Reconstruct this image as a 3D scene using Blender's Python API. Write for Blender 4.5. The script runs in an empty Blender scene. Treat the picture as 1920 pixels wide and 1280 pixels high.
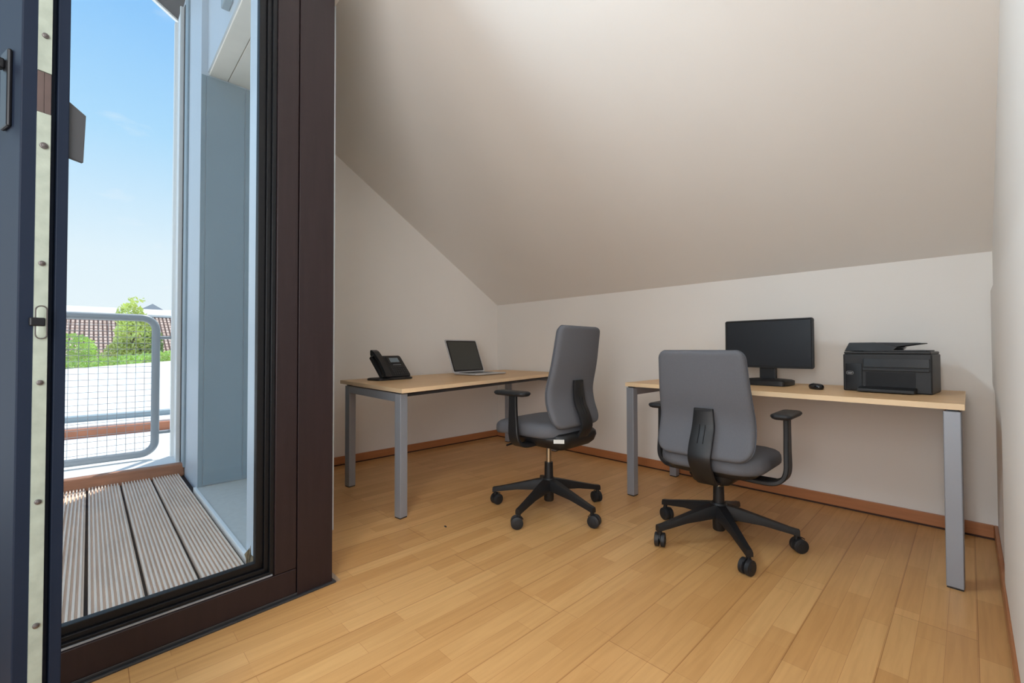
import bpy, bmesh, math, random
from mathutils import Vector, Matrix
random.seed(7)
C = bpy.context.scene
COL = C.collection
PI = math.pi

# ---------------------------------------------------------------- camera
YAW, PITCH, ROLL, FPX = 0.80406, 0.01773, -0.00238, 823.78
fw = Vector((-math.sin(YAW)*math.cos(PITCH), math.cos(YAW)*math.cos(PITCH), math.sin(PITCH)))
rt = Vector((math.cos(YAW), math.sin(YAW), 0))
up = rt.cross(fw)
r2 = rt*math.cos(ROLL) + up*math.sin(ROLL)
u2 = up*math.cos(ROLL) - rt*math.sin(ROLL)
cd = bpy.data.cameras.new('camera')
cam = bpy.data.objects.new('camera', cd); COL.objects.link(cam)
M3 = Matrix((r2, u2, -fw)).transposed()
cam.matrix_world = Matrix.Translation((0, 0, 1.0)) @ M3.to_4x4()
cd.sensor_width = 36; cd.sensor_fit = 'HORIZONTAL'; cd.lens = FPX/1920*36
cd.clip_start = 0.02; cd.clip_end = 500
C.camera = cam

# ---------------------------------------------------------------- sky
w = bpy.data.worlds.new('sky'); C.world = w; w.use_nodes = True
nt = w.node_tree; nt.nodes.clear()
def N(nt, t, **k):
    n = nt.nodes.new(t)
    for a, b in k.items(): setattr(n, a, b)
    return n
out = N(nt, 'ShaderNodeOutputWorld'); bg = N(nt, 'ShaderNodeBackground')
tc = N(nt, 'ShaderNodeTexCoord'); sep = N(nt, 'ShaderNodeSeparateXYZ')
nt.links.new(tc.outputs['Generated'], sep.inputs[0])
rp = N(nt, 'ShaderNodeValToRGB')
nt.links.new(sep.outputs['Z'], rp.inputs[0])
el = rp.color_ramp.elements
el[0].position = 0.0; el[0].color = (0.90, 0.97, 1.0, 1)
el[1].position = 1.0; el[1].color = (0.42, 0.60, 0.90, 1)
for p, c in ((0.16, (0.80, 0.93, 1.0, 1)), (0.36, (0.44, 0.74, 1.0, 1)), (0.60, (0.20, 0.53, 1.0, 1)), (0.72, (0.42, 0.62, 0.92, 1))):
    e = el.new(p); e.color = c
mp = N(nt, 'ShaderNodeMapping'); mp.inputs['Scale'].default_value = (5, 5, 16)
nz = N(nt, 'ShaderNodeTexNoise'); nz.inputs['Scale'].default_value = 1.3; nz.inputs['Detail'].default_value = 6
nt.links.new(tc.outputs['Generated'], mp.inputs[0]); nt.links.new(mp.outputs[0], nz.inputs[0])
cr = N(nt, 'ShaderNodeValToRGB'); cr.color_ramp.elements[0].position = 0.60; cr.color_ramp.elements[1].position = 0.95
nt.links.new(nz.outputs[0], cr.inputs[0])
mx = N(nt, 'ShaderNodeMixRGB'); mx.inputs[2].default_value = (0.95, 0.97, 1.0, 1)
nt.links.new(cr.outputs[0], mx.inputs[0]); nt.links.new(rp.outputs[0], mx.inputs[1])
nt.links.new(mx.outputs[0], bg.inputs[0]); nt.links.new(bg.outputs[0], out.inputs[0])
bg.inputs[1].default_value = 1.0

# ---------------------------------------------------------------- lights
def light(name, kind, loc, direction, energy, color=(1, 1, 1), size=None, angle=None):
    l = bpy.data.lights.new(name, kind); l.energy = energy; l.color = color
    if size: l.shape = 'RECTANGLE'; l.size, l.size_y = size
    if angle is not None: l.angle = angle
    o = bpy.data.objects.new(name, l); COL.objects.link(o); o.location = loc
    o.rotation_euler = Vector(direction).to_track_quat('-Z', 'Y').to_euler()
    return o
light('sun', 'SUN', (-10, 0, 20), (0.45, -0.35, -1), 4.2, (1.0, 0.95, 0.87), angle=0.01)
light('fill_rear', 'AREA', (-0.90, -2.86, 1.25), (0, 1, 0.35), 10, (0.98, 0.985, 1.0), (1.5, 2.2))  # added fill lamp behind the camera, at an invented window
light('fill_side', 'AREA', (0.07, -0.68, 1.45), (-1, 1.05, -0.10), 58, (0.98, 0.985, 1.0), (1.0, 1.6))  # added fill lamp out of view, brightens left wall and ceiling
light('fill_overhead', 'AREA', (-0.90, -0.80, 3.27), (-0.15, 0.30, -1), 6, (1.0, 0.98, 0.96), (1.2, 1.2))  # added overhead fill, the ceiling has no opening here
light('fill_door_top', 'AREA', (-1.925, 0.20, 2.74), (1, 0.10, -1.1), 54, (0.68, 0.86, 1.0), (0.9, 0.22))  # added blue fill above the door, brightens the right wall
light('daylight_balcony_door', 'AREA', (-1.84, -1.12, 1.40), (1, 1.25, -0.2), 9, (0.66, 0.85, 1.0), (0.8, 1.9))
C.view_settings.view_transform = 'Standard'; C.view_settings.look = 'None'
C.view_settings.gamma = 1; C.view_settings.use_curve_mapping = False
C.view_settings.exposure = 0.0
C.cycles.max_bounces = 10; C.cycles.diffuse_bounces = 6; C.cycles.transparent_max_bounces = 16
C.cycles.use_denoising = True

# ---------------------------------------------------------------- materials
def srgb(r, g, b):
    f = lambda v: (v/255/12.92 if v/255 <= 0.04045 else ((v/255+0.055)/1.055)**2.4)
    return (f(r), f(g), f(b), 1)
MATS = {}
def mat(name, col, rough=0.5, metal=0.0, spec=0.5, noise=0.0, nscale=20, bump=0.0, bscale=200, stretch=(1, 1, 1), coat=0.0):
    m = bpy.data.materials.new(name); m.use_nodes = True
    t = m.node_tree; b = t.nodes['Principled BSDF']
    b.inputs['Base Color'].default_value = col; b.inputs['Roughness'].default_value = rough
    b.inputs['Metallic'].default_value = metal; b.inputs['Specular IOR Level'].default_value = spec
    b.inputs['Coat Weight'].default_value = coat
    tcn = N(t, 'ShaderNodeTexCoord'); mpn = N(t, 'ShaderNodeMapping'); mpn.inputs['Scale'].default_value = stretch
    t.links.new(tcn.outputs['Object'], mpn.inputs[0])
    if noise:
        nn = N(t, 'ShaderNodeTexNoise'); nn.inputs['Scale'].default_value = nscale; nn.inputs['Detail'].default_value = 5
        t.links.new(mpn.outputs[0], nn.inputs[0])
        mr = N(t, 'ShaderNodeMapRange'); mr.inputs['From Min'].default_value = 0.25; mr.inputs['From Max'].default_value = 0.75
        mr.inputs['To Min'].default_value = 1-noise; mr.inputs['To Max'].default_value = 1+noise
        t.links.new(nn.outputs[0], mr.inputs[0])
        mm = N(t, 'ShaderNodeMixRGB', blend_type='MULTIPLY'); mm.inputs[0].default_value = 1; mm.inputs[1].default_value = col
        t.links.new(mr.outputs[0], mm.inputs[2]); t.links.new(mm.outputs[0], b.inputs['Base Color'])
    if bump:
        nb = N(t, 'ShaderNodeTexNoise'); nb.inputs['Scale'].default_value = bscale; nb.inputs['Detail'].default_value = 3
        t.links.new(mpn.outputs[0], nb.inputs[0])
        bp = N(t, 'ShaderNodeBump'); bp.inputs['Strength'].default_value = bump; bp.inputs['Distance'].default_value = 0.002
        t.links.new(nb.outputs[0], bp.inputs['Height']); t.links.new(bp.outputs[0], b.inputs['Normal'])
    MATS[name] = m
    return m
plaster = mat('plaster', srgb(234, 229, 223), 0.9, spec=0.2, noise=0.012, nscale=2, bump=0.15, bscale=250)
white_panel = mat('white_panel', srgb(236, 236, 236), 0.45)
dark_wood = mat('dark_brown_frame', srgb(38, 25, 26), 0.48, spec=0.35, noise=0.16, nscale=6, stretch=(9, 9, 0.6), bump=0.12, bscale=60)
gasket = mat('black_gasket', srgb(14, 14, 17), 0.45, spec=0.3)
blue_dark = mat('slate_blue_frame', srgb(18, 26, 40), 0.6, spec=0.15, noise=0.05, nscale=3)
metal_strip = mat('worn_metal_strip', srgb(132, 138, 126), 0.55, metal=0.0, noise=0.16, nscale=34, bump=0.2, bscale=90)
screw_m = mat('screw_metal', srgb(88, 82, 80), 0.4, metal=0.6)
skirt_m = mat('skirting_wood', srgb(176, 116, 74), 0.4, noise=0.1, nscale=5, stretch=(1, 1, 14))
skirt_gap = mat('skirting_seam', srgb(60, 36, 26), 0.7)
desk_wood = mat('maple_desktop', srgb(218, 179, 132), 0.42, noise=0.13, nscale=3.0, stretch=(14, 1.0, 6))
desk_wood_x = mat('maple_desktop_long', srgb(218, 179, 132), 0.42, noise=0.13, nscale=3.0, stretch=(1.0, 14, 6))
desk_edge = mat('maple_edge_band', srgb(236, 206, 166), 0.45, noise=0.05, nscale=4)
silver = mat('silver_grey_steel', srgb(152, 156, 164), 0.42, metal=0.35)
dark_steel = mat('dark_steel', srgb(58, 58, 60), 0.45, metal=0.3)
fabric = mat('grey_fabric', srgb(101, 102, 107), 0.92, spec=0.15, noise=0.10, nscale=420, bump=0.5, bscale=700)
fabric_d = mat('dark_grey_piping', srgb(84, 86, 92), 0.9, spec=0.15)
blackp = mat('black_plastic', srgb(24, 24, 26), 0.48, bump=0.08, bscale=500)
blackr = mat('black_rubber', srgb(30, 31, 34), 0.55)
gloss_black = mat('gloss_black', srgb(26, 27, 30), 0.22)
screen_m = mat('dark_screen', srgb(34, 36, 41), 0.34)
screen_l = mat('laptop_screen', srgb(62, 63, 60), 0.3)
chrome = mat('chrome', srgb(200, 192, 176), 0.2, metal=1.0)
alu = mat('laptop_aluminium', srgb(196, 197, 200), 0.35, metal=0.4)
lcd = mat('grey_lcd', srgb(120, 132, 140), 0.3)
label_w = mat('white_label', srgb(215, 215, 210), 0.6)
mark_g = mat('grey_marking', srgb(150, 152, 154), 0.5)
clad = mat('blue_grey_cladding', srgb(204, 213, 220), 0.45, noise=0.02, nscale=2)
clad_panel = mat('shaded_blue_grey', srgb(152, 168, 176), 0.5, noise=0.03, nscale=3)  # darker copy of the cladding, shade of the recess is in the colour
soffit_m = mat('cream_soffit', srgb(240, 232, 218), 0.8, noise=0.03, nscale=8)
rail_white = mat('white_aluminium', srgb(246, 246, 243), 0.4)
rail_grey = mat('painted_grey_rail', srgb(150, 158, 164), 0.4)
wire_m = mat('steel_wire', srgb(150, 152, 156), 0.35, metal=0.5)
stone = mat('pale_stone', srgb(210, 208, 200), 0.6, noise=0.05, nscale=30)
beam_wood = mat('brown_beam_wood', srgb(166, 112, 82), 0.6, noise=0.2, nscale=8, stretch=(3, 0.5, 6))
deck_m = mat('weathered_decking', srgb(240, 218, 198), 0.8, noise=0.07, nscale=5, stretch=(0.5, 2, 1), bump=0.2, bscale=160)
dark_void = mat('dark_underdeck', srgb(30, 30, 34), 0.9)
white_roof = mat('white_flat_roof', srgb(240, 240, 238), 0.8, noise=0.03, nscale=1)
blue_gutter = mat('blue_grey_gutter', srgb(150, 165, 172), 0.5)
orange_wood = mat('orange_brown_board', srgb(178, 112, 80), 0.6, noise=0.15, nscale=6)
leaf_y = mat('yellow_green_leaves', srgb(228, 236, 146), 0.6, noise=0.35, nscale=1.5)
leaf_g = mat('fresh_green_leaves', srgb(208, 232, 142), 0.6, noise=0.35, nscale=1.5)
leaf_d = mat('shaded_green_leaves', srgb(160, 184, 122), 0.6, noise=0.35, nscale=1.5)  # darker leaf copy, paints the shaded part of the tree crown
bark = mat('bark', srgb(96, 80, 64), 0.9)
dry = mat('dry_leaf', srgb(166, 150, 124), 0.8, noise=0.4, nscale=60)
render_w = mat('pale_render', srgb(225, 222, 216), 0.8)

def glass_mat(name, tint, refl=0.06):
    m = bpy.data.materials.new(name); m.use_nodes = True; t = m.node_tree; t.nodes.clear()
    o = N(t, 'ShaderNodeOutputMaterial'); a = N(t, 'ShaderNodeBsdfTransparent'); g = N(t, 'ShaderNodeBsdfGlossy')
    a.inputs[0].default_value = tint; g.inputs['Roughness'].default_value = 0.02
    f = N(t, 'ShaderNodeFresnel'); f.inputs[0].default_value = 1.45
    ml = N(t, 'ShaderNodeMath', operation='MULTIPLY'); ml.inputs[1].default_value = refl*10
    mixn = N(t, 'ShaderNodeMixShader')
    t.links.new(f.outputs[0], ml.inputs[0]); t.links.new(ml.outputs[0], mixn.inputs[0])
    t.links.new(a.outputs[0], mixn.inputs[1]); t.links.new(g.outputs[0], mixn.inputs[2]); t.links.new(mixn.outputs[0], o.inputs[0])
    return m
glass = glass_mat('clear_glass', (0.97, 0.985, 0.99, 1), 0.05)

def floor_mat():
    m = bpy.data.materials.new('maple_parquet'); m.use_nodes = True; t = m.node_tree; b = t.nodes['Principled BSDF']
    tcn = N(t, 'ShaderNodeTexCoord'); s = N(t, 'ShaderNodeSeparateXYZ'); cmb = N(t, 'ShaderNodeCombineXYZ')
    t.links.new(tcn.outputs['Object'], s.inputs[0])
    ax = N(t, 'ShaderNodeMath', operation='ADD'); ax.inputs[1].default_value = 7.03
    ay = N(t, 'ShaderNodeMath', operation='ADD'); ay.inputs[1].default_value = 6.2
    t.links.new(s.outputs['X'], ax.inputs[0]); t.links.new(s.outputs['Y'], ay.inputs[0])
    t.links.new(ay.outputs[0], cmb.inputs[0]); t.links.new(ax.outputs[0], cmb.inputs[1])
    def brick(bw, rh, mort, off, c1, c2, cm, bias=0.0):
        k = N(t, 'ShaderNodeTexBrick'); k.offset = off; k.offset_frequency = 2; k.squash = 1
        k.inputs['Scale'].default_value = 1; k.inputs['Brick Width'].default_value = bw; k.inputs['Row Height'].default_value = rh
        k.inputs['Mortar Size'].default_value = mort; k.inputs['Mortar Smooth'].default_value = 0.3; k.inputs['Bias'].default_value = bias
        k.inputs['Color1'].default_value = c1; k.inputs['Color2'].default_value = c2; k.inputs['Mortar'].default_value = cm
        t.links.new(cmb.outputs[0], k.inputs['Vector']); return k
    A = brick(0.47, 0.0733, 0.0006, 0.37, srgb(220, 174, 116), srgb(204, 155, 98), srgb(176, 124, 76))
    B = brick(2.1, 0.22, 0.0014, 0.43, (1, 1, 1, 1), (0.93, 0.92, 0.90, 1), (0.58, 0.48, 0.40, 1))
    D = brick(0.94, 0.1466, 0.0, 0.61, (1, 1, 1, 1), (0.95, 0.92, 0.88, 1), (1, 1, 1, 1))
    m1 = N(t, 'ShaderNodeMixRGB', blend_type='MULTIPLY'); m1.inputs[0].default_value = 1
    m2 = N(t, 'ShaderNodeMixRGB', blend_type='MULTIPLY'); m2.inputs[0].default_value = 0.8
    t.links.new(A.outputs[0], m1.inputs[1]); t.links.new(B.outputs[0], m1.inputs[2])
    t.links.new(m1.outputs[0], m2.inputs[1]); t.links.new(D.outputs[0], m2.inputs[2])
    mpn = N(t, 'ShaderNodeMapping'); mpn.inputs['Scale'].default_value = (26, 1.5, 1)
    t.links.new(tcn.outputs['Object'], mpn.inputs[0])
    nn = N(t, 'ShaderNodeTexNoise'); nn.inputs['Scale'].default_value = 2.2; nn.inputs['Detail'].default_value = 7; nn.inputs['Distortion'].default_value = 0.5
    t.links.new(mpn.outputs[0], nn.inputs[0])
    rr = N(t, 'ShaderNodeValToRGB'); rr.color_ramp.elements[0].position = 0.28; rr.color_ramp.elements[0].color = (0.80, 0.75, 0.68, 1)
    rr.color_ramp.elements[1].position = 0.62; rr.color_ramp.elements[1].color = (1.02, 1.01, 1.0, 1)
    t.links.new(nn.outputs[0], rr.inputs[0])
    m3 = N(t, 'ShaderNodeMixRGB', blend_type='MULTIPLY'); m3.inputs[0].default_value = 0.55
    t.links.new(m2.outputs[0], m3.inputs[1]); t.links.new(rr.outputs[0], m3.inputs[2])
    t.links.new(m3.outputs[0], b.inputs['Base Color'])
    b.inputs['Roughness'].default_value = 0.36; b.inputs['Specular IOR Level'].default_value = 0.4
    return m
parquet = floor_mat()

def tile_mat():
    m = bpy.data.materials.new('clay_roof_tiles'); m.use_nodes = True; t = m.node_tree; b = t.nodes['Principled BSDF']
    uv = N(t, 'ShaderNodeTexCoord'); k = N(t, 'ShaderNodeTexBrick'); k.offset = 0
    k.inputs['Scale'].default_value = 1; k.inputs['Brick Width'].default_value = 0.17; k.inputs['Row Height'].default_value = 0.34
    k.inputs['Mortar Size'].default_value = 0.040; k.inputs['Mortar Smooth'].default_value = 0.3
    k.inputs['Color1'].default_value = srgb(226, 200, 184); k.inputs['Color2'].default_value = srgb(206, 172, 152); k.inputs['Mortar'].default_value = srgb(84, 52, 44)
    t.links.new(uv.outputs['UV'], k.inputs['Vector']); t.links.new(k.outputs[0], b.inputs['Base Color'])
    bp = N(t, 'ShaderNodeBump', invert=True); bp.inputs['Strength'].default_value = 0.6; bp.inputs['Distance'].default_value = 0.03
    t.links.new(k.outputs['Fac'], bp.inputs['Height']); t.links.new(bp.outputs[0], b.inputs['Normal'])
    b.inputs['Roughness'].default_value = 0.85
    return m
tiles = tile_mat()

# ---------------------------------------------------------------- mesh helpers
class MB:
    def __init__(s): s.v = []; s.f = []
    def add(s, vs, fs):
        n = len(s.v); s.v += [tuple(v) for v in vs]; s.f += [tuple(i+n for i in f) for f in fs]; return s
    def box(s, a, b):
        x0, y0, z0 = a; x1, y1, z1 = b
        return s.hexa([(x0, y0), (x1, y0), (x1, y1), (x0, y1)], z0, z1)
    def hexa(s, q, z0, z1):                     # vertical prism over a plan polygon
        n = len(q); vs = [(x, y, z0) for x, y in q] + [(x, y, z1) for x, y in q]
        fs = [tuple(range(n-1, -1, -1)), tuple(range(n, 2*n))] + [(i, (i+1) % n, (i+1) % n+n, i+n) for i in range(n)]
        return s.add(vs, fs)
    def prism(s, prof, axis, a0, a1):           # polygon profile extruded along an axis
        n = len(prof); vs = []
        for a in (a0, a1):
            for p, q in prof:
                vs.append((a, p, q) if axis == 'x' else (p, a, q) if axis == 'y' else (p, q, a))
        fs = [tuple(range(n-1, -1, -1)), tuple(range(n, 2*n))] + [(i, (i+1) % n, (i+1) % n+n, i+n) for i in range(n)]
        return s.add(vs, fs)
    def rings(s, rs, cap=True, dome=(0, 0)):
        n = len(rs[0]); vs = [p for r in rs for p in r]; fs = []
        for k in range(len(rs)-1):
            for i in range(n):
                j = (i+1) % n; fs.append((k*n+i, k*n+j, (k+1)*n+j, (k+1)*n+i))
        if cap:
            for e, (k, d) in enumerate(((0, dome[0]), (len(rs)-1, dome[1]))):
                c = sum((Vector(p) for p in rs[k]), Vector())/n + Vector((0, 0, d))
                vs.append(tuple(c)); ci = len(vs)-1
                for i in range(n):
                    j = (i+1) % n
                    fs.append((k*n+j, k*n+i, ci) if e == 0 else (k*n+i, k*n+j, ci))
        return s.add(vs, fs)
    def cyl(s, c, r, z0, z1, n=24, r1=None):
        r1 = r if r1 is None else r1
        return s.rings([[(c[0]+rr*math.cos(2*PI*i/n), c[1]+rr*math.sin(2*PI*i/n), z) for i in range(n)] for z, rr in ((z0, r), (z1, r1))])
    def cylax(s, c, ax, r, h, n=20):            # cylinder centred at c along ax
        ax = Vector(ax).normalized(); a = ax.orthogonal().normalized(); b = ax.cross(a); c = Vector(c)
        pr = [(-h/2, r*0.86), (-h/2+h*0.12, r), (h/2-h*0.12, r), (h/2, r*0.86)]
        return s.rings([[tuple(c+ax*t+(a*math.cos(2*PI*i/n)+b*math.sin(2*PI*i/n))*rr) for i in range(n)] for t, rr in pr])
    def tube(s, pts, r, n=10, closed=False):
        P = [Vector(p) for p in pts]; rs = []; prev = None
        for i, p in enumerate(P):
            if closed: t = (P[(i+1) % len(P)]-P[i-1]).normalized()
            else: t = (P[min(i+1, len(P)-1)]-P[max(i-1, 0)]).normalized()
            if prev is None: a = t.orthogonal().normalized()
            else: a = (prev - t*prev.dot(t)).normalized()
            prev = a; b = t.cross(a)
            rs.append([tuple(p+(a*math.cos(2*PI*k/n)+b*math.sin(2*PI*k/n))*r) for k in range(n)])
        if closed: rs.append(rs[0])
        return s.rings(rs, cap=not closed)
    def ribbon(s, pts, width, thick, ax=(1, 0, 0)):   # flat bar swept along a path, width along ax
        P = [Vector(p) for p in pts]; ax = Vector(ax); rs = []
        for i, p in enumerate(P):
            t = (P[min(i+1, len(P)-1)]-P[max(i-1, 0)]).normalized(); nrm = t.cross(ax).normalized()
            wd = width[i] if isinstance(width, (list, tuple)) else width
            th = thick[i] if isinstance(thick, (list, tuple)) else thick
            c = 0.25
            o = []
            for sx, sy in ((-1, -1+c*1.6), (-1+c*0.5, -1), (1-c*0.5, -1), (1, -1+c*1.6), (1, 1-c*1.6), (1-c*0.5, 1), (-1+c*0.5, 1), (-1, 1-c*1.6)):
                o.append(tuple(p+ax*(sx*wd/2)+nrm*(sy*th/2)))
            rs.append(o)
        return s.rings(rs)
    def xf(s, M):
        s.v = [tuple(M @ Vector(v)) for v in s.v]; return s
    def build(s, name, m, parent=None, smooth=False, bevel=0, seg=2, uv=None):
        me = bpy.data.meshes.new(name); me.from_pydata(s.v, [], s.f); me.update()
        bm = bmesh.new(); bm.from_mesh(me); bmesh.ops.recalc_face_normals(bm, faces=bm.faces)
        if uv:
            L = bm.loops.layers.uv.new('UVMap')
            for f in bm.faces:
                for l in f.loops: l[L].uv = uv(l.vert.co)
        bm.to_mesh(me); bm.free()
        if smooth:
            me.polygons.foreach_set('use_smooth', [True]*len(me.polygons))
            me.set_sharp_from_angle(angle=math.radians(50 if smooth is True else smooth))
        me.materials.append(m)
        o = bpy.data.objects.new(name, me); COL.objects.link(o)
        if parent: o.parent = parent
        if bevel:
            b = o.modifiers.new('bevel', 'BEVEL'); b.width = bevel; b.segments = seg; b.limit_method = 'ANGLE'; b.angle_limit = math.radians(40)
        return o
def smooth_path(pts, k=6):
    P = [Vector(p) for p in pts]; o = []
    for i in range(len(P)-1):
        p0 = P[max(i-1, 0)]; p1 = P[i]; p2 = P[i+1]; p3 = P[min(i+2, len(P)-1)]
        for j in range(k):
            t = j/k
            o.append(0.5*((2*p1)+(p2-p0)*t+(2*p0-5*p1+4*p2-p3)*t*t+(3*p1-3*p2+p3-p0)*t**3))
    o.append(P[-1]); return o
def rrect(w, d, r, n=6, cx=0, cy=0):
    o = []
    for k, (sx, sy) in enumerate(((1, 1), (-1, 1), (-1, -1), (1, -1))):
        for i in range(n+1):
            a = PI/2*k+PI/2*i/n
            o.append((cx+sx*(w/2-r)+r*math.cos(a), cy+sy*(d/2-r)+r*math.sin(a)))
    return o
def cushion(mb, w, d, r, prof, cx=0, cy=0, dome=(0, 0)):   # prof: list of (z, inset)
    return mb.rings([[(x, y, z) for x, y in rrect(w-2*i, d-2*i, max(r-i, 0.003), 8, cx, cy)] for z, i in prof], dome=dome)
def tag(o, label=None, cat=None, group=None, kind=None):
    if label: o['label'] = label
    if cat: o['category'] = cat
    if group: o['group'] = group
    if kind: o['kind'] = kind
    return o
def thing(name, label, cat, loc=(0, 0, 0), rz=0, group=None, kind=None):
    o = bpy.data.objects.new(name, None); COL.objects.link(o); o.location = loc; o.rotation_euler = (0, 0, rz)
    o.empty_display_size = 0.1
    return tag(o, label, cat, group, kind)

# ================================================================ room shell
XL, XR, YB, KH, SL = -3.79, 0.095, 3.417, 1.509, 0.627
YR = -3.0; XW = -1.88; FZ = 3.30
yf = YB-(FZ-KH)/SL                       # where the slope meets the flat ceiling
S = lambda o, l, c: tag(o, l, c, kind='structure')
fl = MB().hexa([(-1.905, 0.80), (-1.85, -0.02), (-1.85, YR), (XR, YR), (XR, YB), (XL, YB), (XL, 0.90), (-2.53, 0.90), (-2.53, 0.80)], -0.12, 0.0)
S(fl.build('floor', parquet), 'maple strip parquet floor of the office', 'floor')
S(MB().prism([(YB, 0), (YB+0.2, 0), (YB+0.2, KH+0.3), (YB, KH)], 'x', XL-0.1, XR).build('wall_back', plaster), 'low white knee wall under the sloping ceiling', 'wall')
S(MB().prism([(0.99, 0), (YB, 0), (YB, KH), (0.99, KH+SL*(YB-0.99))], 'x', XL-0.12, XL).build('wall_left', plaster), 'white gable wall behind the desk with the telephone', 'wall')
yw0, yw1 = YR, YB
# right wall; its unseen window behind the camera is added for the fill light
wr = MB()
wr.prism([(-0.20, 0), (YB, 0), (YB, KH), (yf, FZ), (-0.20, FZ)], 'x', XR, XR+0.15)
wr.box((XR, YR, 0), (XR+0.15, -1.5, FZ)); wr.box((XR, -1.5, 0), (XR+0.15, -0.2, 0.45)); wr.box((XR, -1.5, 2.25), (XR+0.15, -0.2, FZ))
S(wr.build('wall_right', plaster), 'white wall at the right edge of the room', 'wall')
ws = thing('added_window_2', 'added white framed window in the right wall behind the camera', 'window', (XR+0.09, -0.85, 0.45), kind='structure')
fr = MB()
for a, b in (((-0.03, -0.65, 0), (0.03, -0.59, 1.8)), ((-0.03, 0.59, 0), (0.03, 0.65, 1.8)), ((-0.03, -0.59, 0), (0.03, 0.59, 0.06)), ((-0.03, -0.59, 1.74), (0.03, 0.59, 1.8))): fr.box(a, b)
fr.build('window_frame', rail_white, ws); MB().box((-0.003, -0.59, 0.06), (0.003, 0.59, 1.74)).build('pane', glass, ws)
rear = MB()
rear.box((XW, YR-0.15, 0), (-1.65, YR, FZ)); rear.box((-0.15, YR-0.15, 0), (XR, YR, FZ))
rear.box((-1.65, YR-0.15, 0), (-0.15, YR, 0.1)); rear.box((-1.65, YR-0.15, 2.4), (-0.15, YR, FZ))
S(rear.build('wall_rear', plaster), 'white wall behind the camera with an added window', 'wall')
wf = thing('added_window_1', 'added white framed window behind the camera', 'window', (-0.9, YR-0.08, 0.1), kind='structure')  # unseen window, added as a source for light from behind
fr = MB()
for a, b in (((-0.75, -0.03, 0), (-0.69, 0.03, 2.3)), ((0.69, -0.03, 0), (0.75, 0.03, 2.3)), ((-0.69, -0.03, 0), (0.69, 0.03, 0.06)), ((-0.69, -0.03, 2.24), (0.69, 0.03, 2.3)), ((-0.03, -0.03, 0.06), (0.03, 0.03, 2.24))): fr.box(a, b)
fr.build('window_frame', rail_white, wf); MB().box((-0.69, -0.003, 0.06), (0.69, 0.003, 2.24)).build('pane', glass, wf)
# ceiling: slope + flat part
ce = MB()
T = 0.12
ce.prism([(YB, KH), (YB+0.2, KH), (YB+0.2, KH+0.25), (yf, FZ+T+0.1), (YR-0.15, FZ+T+0.1), (YR-0.15, FZ), (yf, FZ)], 'x', -1.99, XR+0.15)
yc = 0.99; zc = KH+SL*(YB-yc)
ce.prism([(YB, KH), (YB+0.2, KH), (YB+0.2, KH+0.25), (yc, zc+0.3), (yc, zc)], 'x', XL-0.12, -1.99)
S(ce.build('ceiling', plaster), 'sloping attic ceiling in warm white', 'ceiling')
# wall to the balcony: pier behind the door post, set back wall beyond it
pier = MB().box((-2.50, 0.574, 0.0), (-1.995, 0.775, 3.06)).box((-2.53, 0.775, 0.0), (-2.46, 0.99, 3.06))
S(pier.build('wall_pier', clad), 'blue grey pier beside the glazed balcony door', 'wall')
S(MB().box((XL-0.1, 0.90, -0.05), (-2.53, 0.985, 3.06)).build('wall_balcony', clad_panel), 'blue grey recessed wall facing the balcony', 'wall')
lint = MB().box((-3.885, 0.615, 3.06), (-1.995, 0.99, 4.05))
S(lint.build('wall_fascia', clad), 'pale blue fascia panel above the balcony recess', 'wall')
so = MB().box((-3.885, 0.625, 3.04), (-2.0, 0.74, 3.06)).box((-3.885, 0.745, 3.04), (-2.0, 0.90, 3.06))
S(so.build('trim_1', soffit_m, bevel=0.002), 'cream soffit boards above the balcony recess', 'soffit')
# window wall above and beside the balcony doors
ww = MB().box((-2.0, -0.30, 2.58), (-1.86, 0.80, 2.62)).box((-2.0, 0.67, 2.62), (-1.86, 0.80, FZ)).box((-2.0, -0.30, 2.62), (-1.86, -0.27, FZ)).box((-2.0, -0.27, 2.86), (-1.86, 0.67, FZ)).box((-2.0, YR, 0), (-1.86, -1.55, FZ)).box((-2.0, -1.55, 2.74), (-1.86, -0.30, FZ)).box((-2.0, -0.36, 0), (-1.86, -0.30, 2.74))
S(ww.build('wall_window', plaster), 'white wall around the balcony doors', 'wall')
MB_t = thing('added_window_3', 'added narrow transom window above the glazed balcony door', 'window', (-1.99, 0.20, 2.62), kind='structure')  # added out of view so that blue light reaches the right wall
MB().box((-0.003, -0.47, 0.0), (0.003, 0.47, 0.24)).build('pane', glass, MB_t)
# exterior corner block with its face panel
blk = MB().box((-4.90, 0.575, -0.3), (-3.885, 1.0, 4.05))
S(blk.build('wall_exterior', clad), 'pale blue clad outer corner of the building', 'wall')
pn = thing('wall_panel', 'flat cladding panel with shade in its colour at the far end of the balcony recess', 'panel', (-3.883, 0, 0), kind='structure')
MB().box((0, 0.608, 0.012), (0.008, 0.855, 3.03)).build('panel', clad_panel, pn, bevel=0.002)
MB().box((0, 0.577, 0.0), (0.004, 0.604, 3.03)).build('corner_trim', clad_panel, pn)
MB().box((0, 0.862, 0.012), (0.006, 0.895, 3.03)).build('edge_trim', clad_panel, pn)
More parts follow.
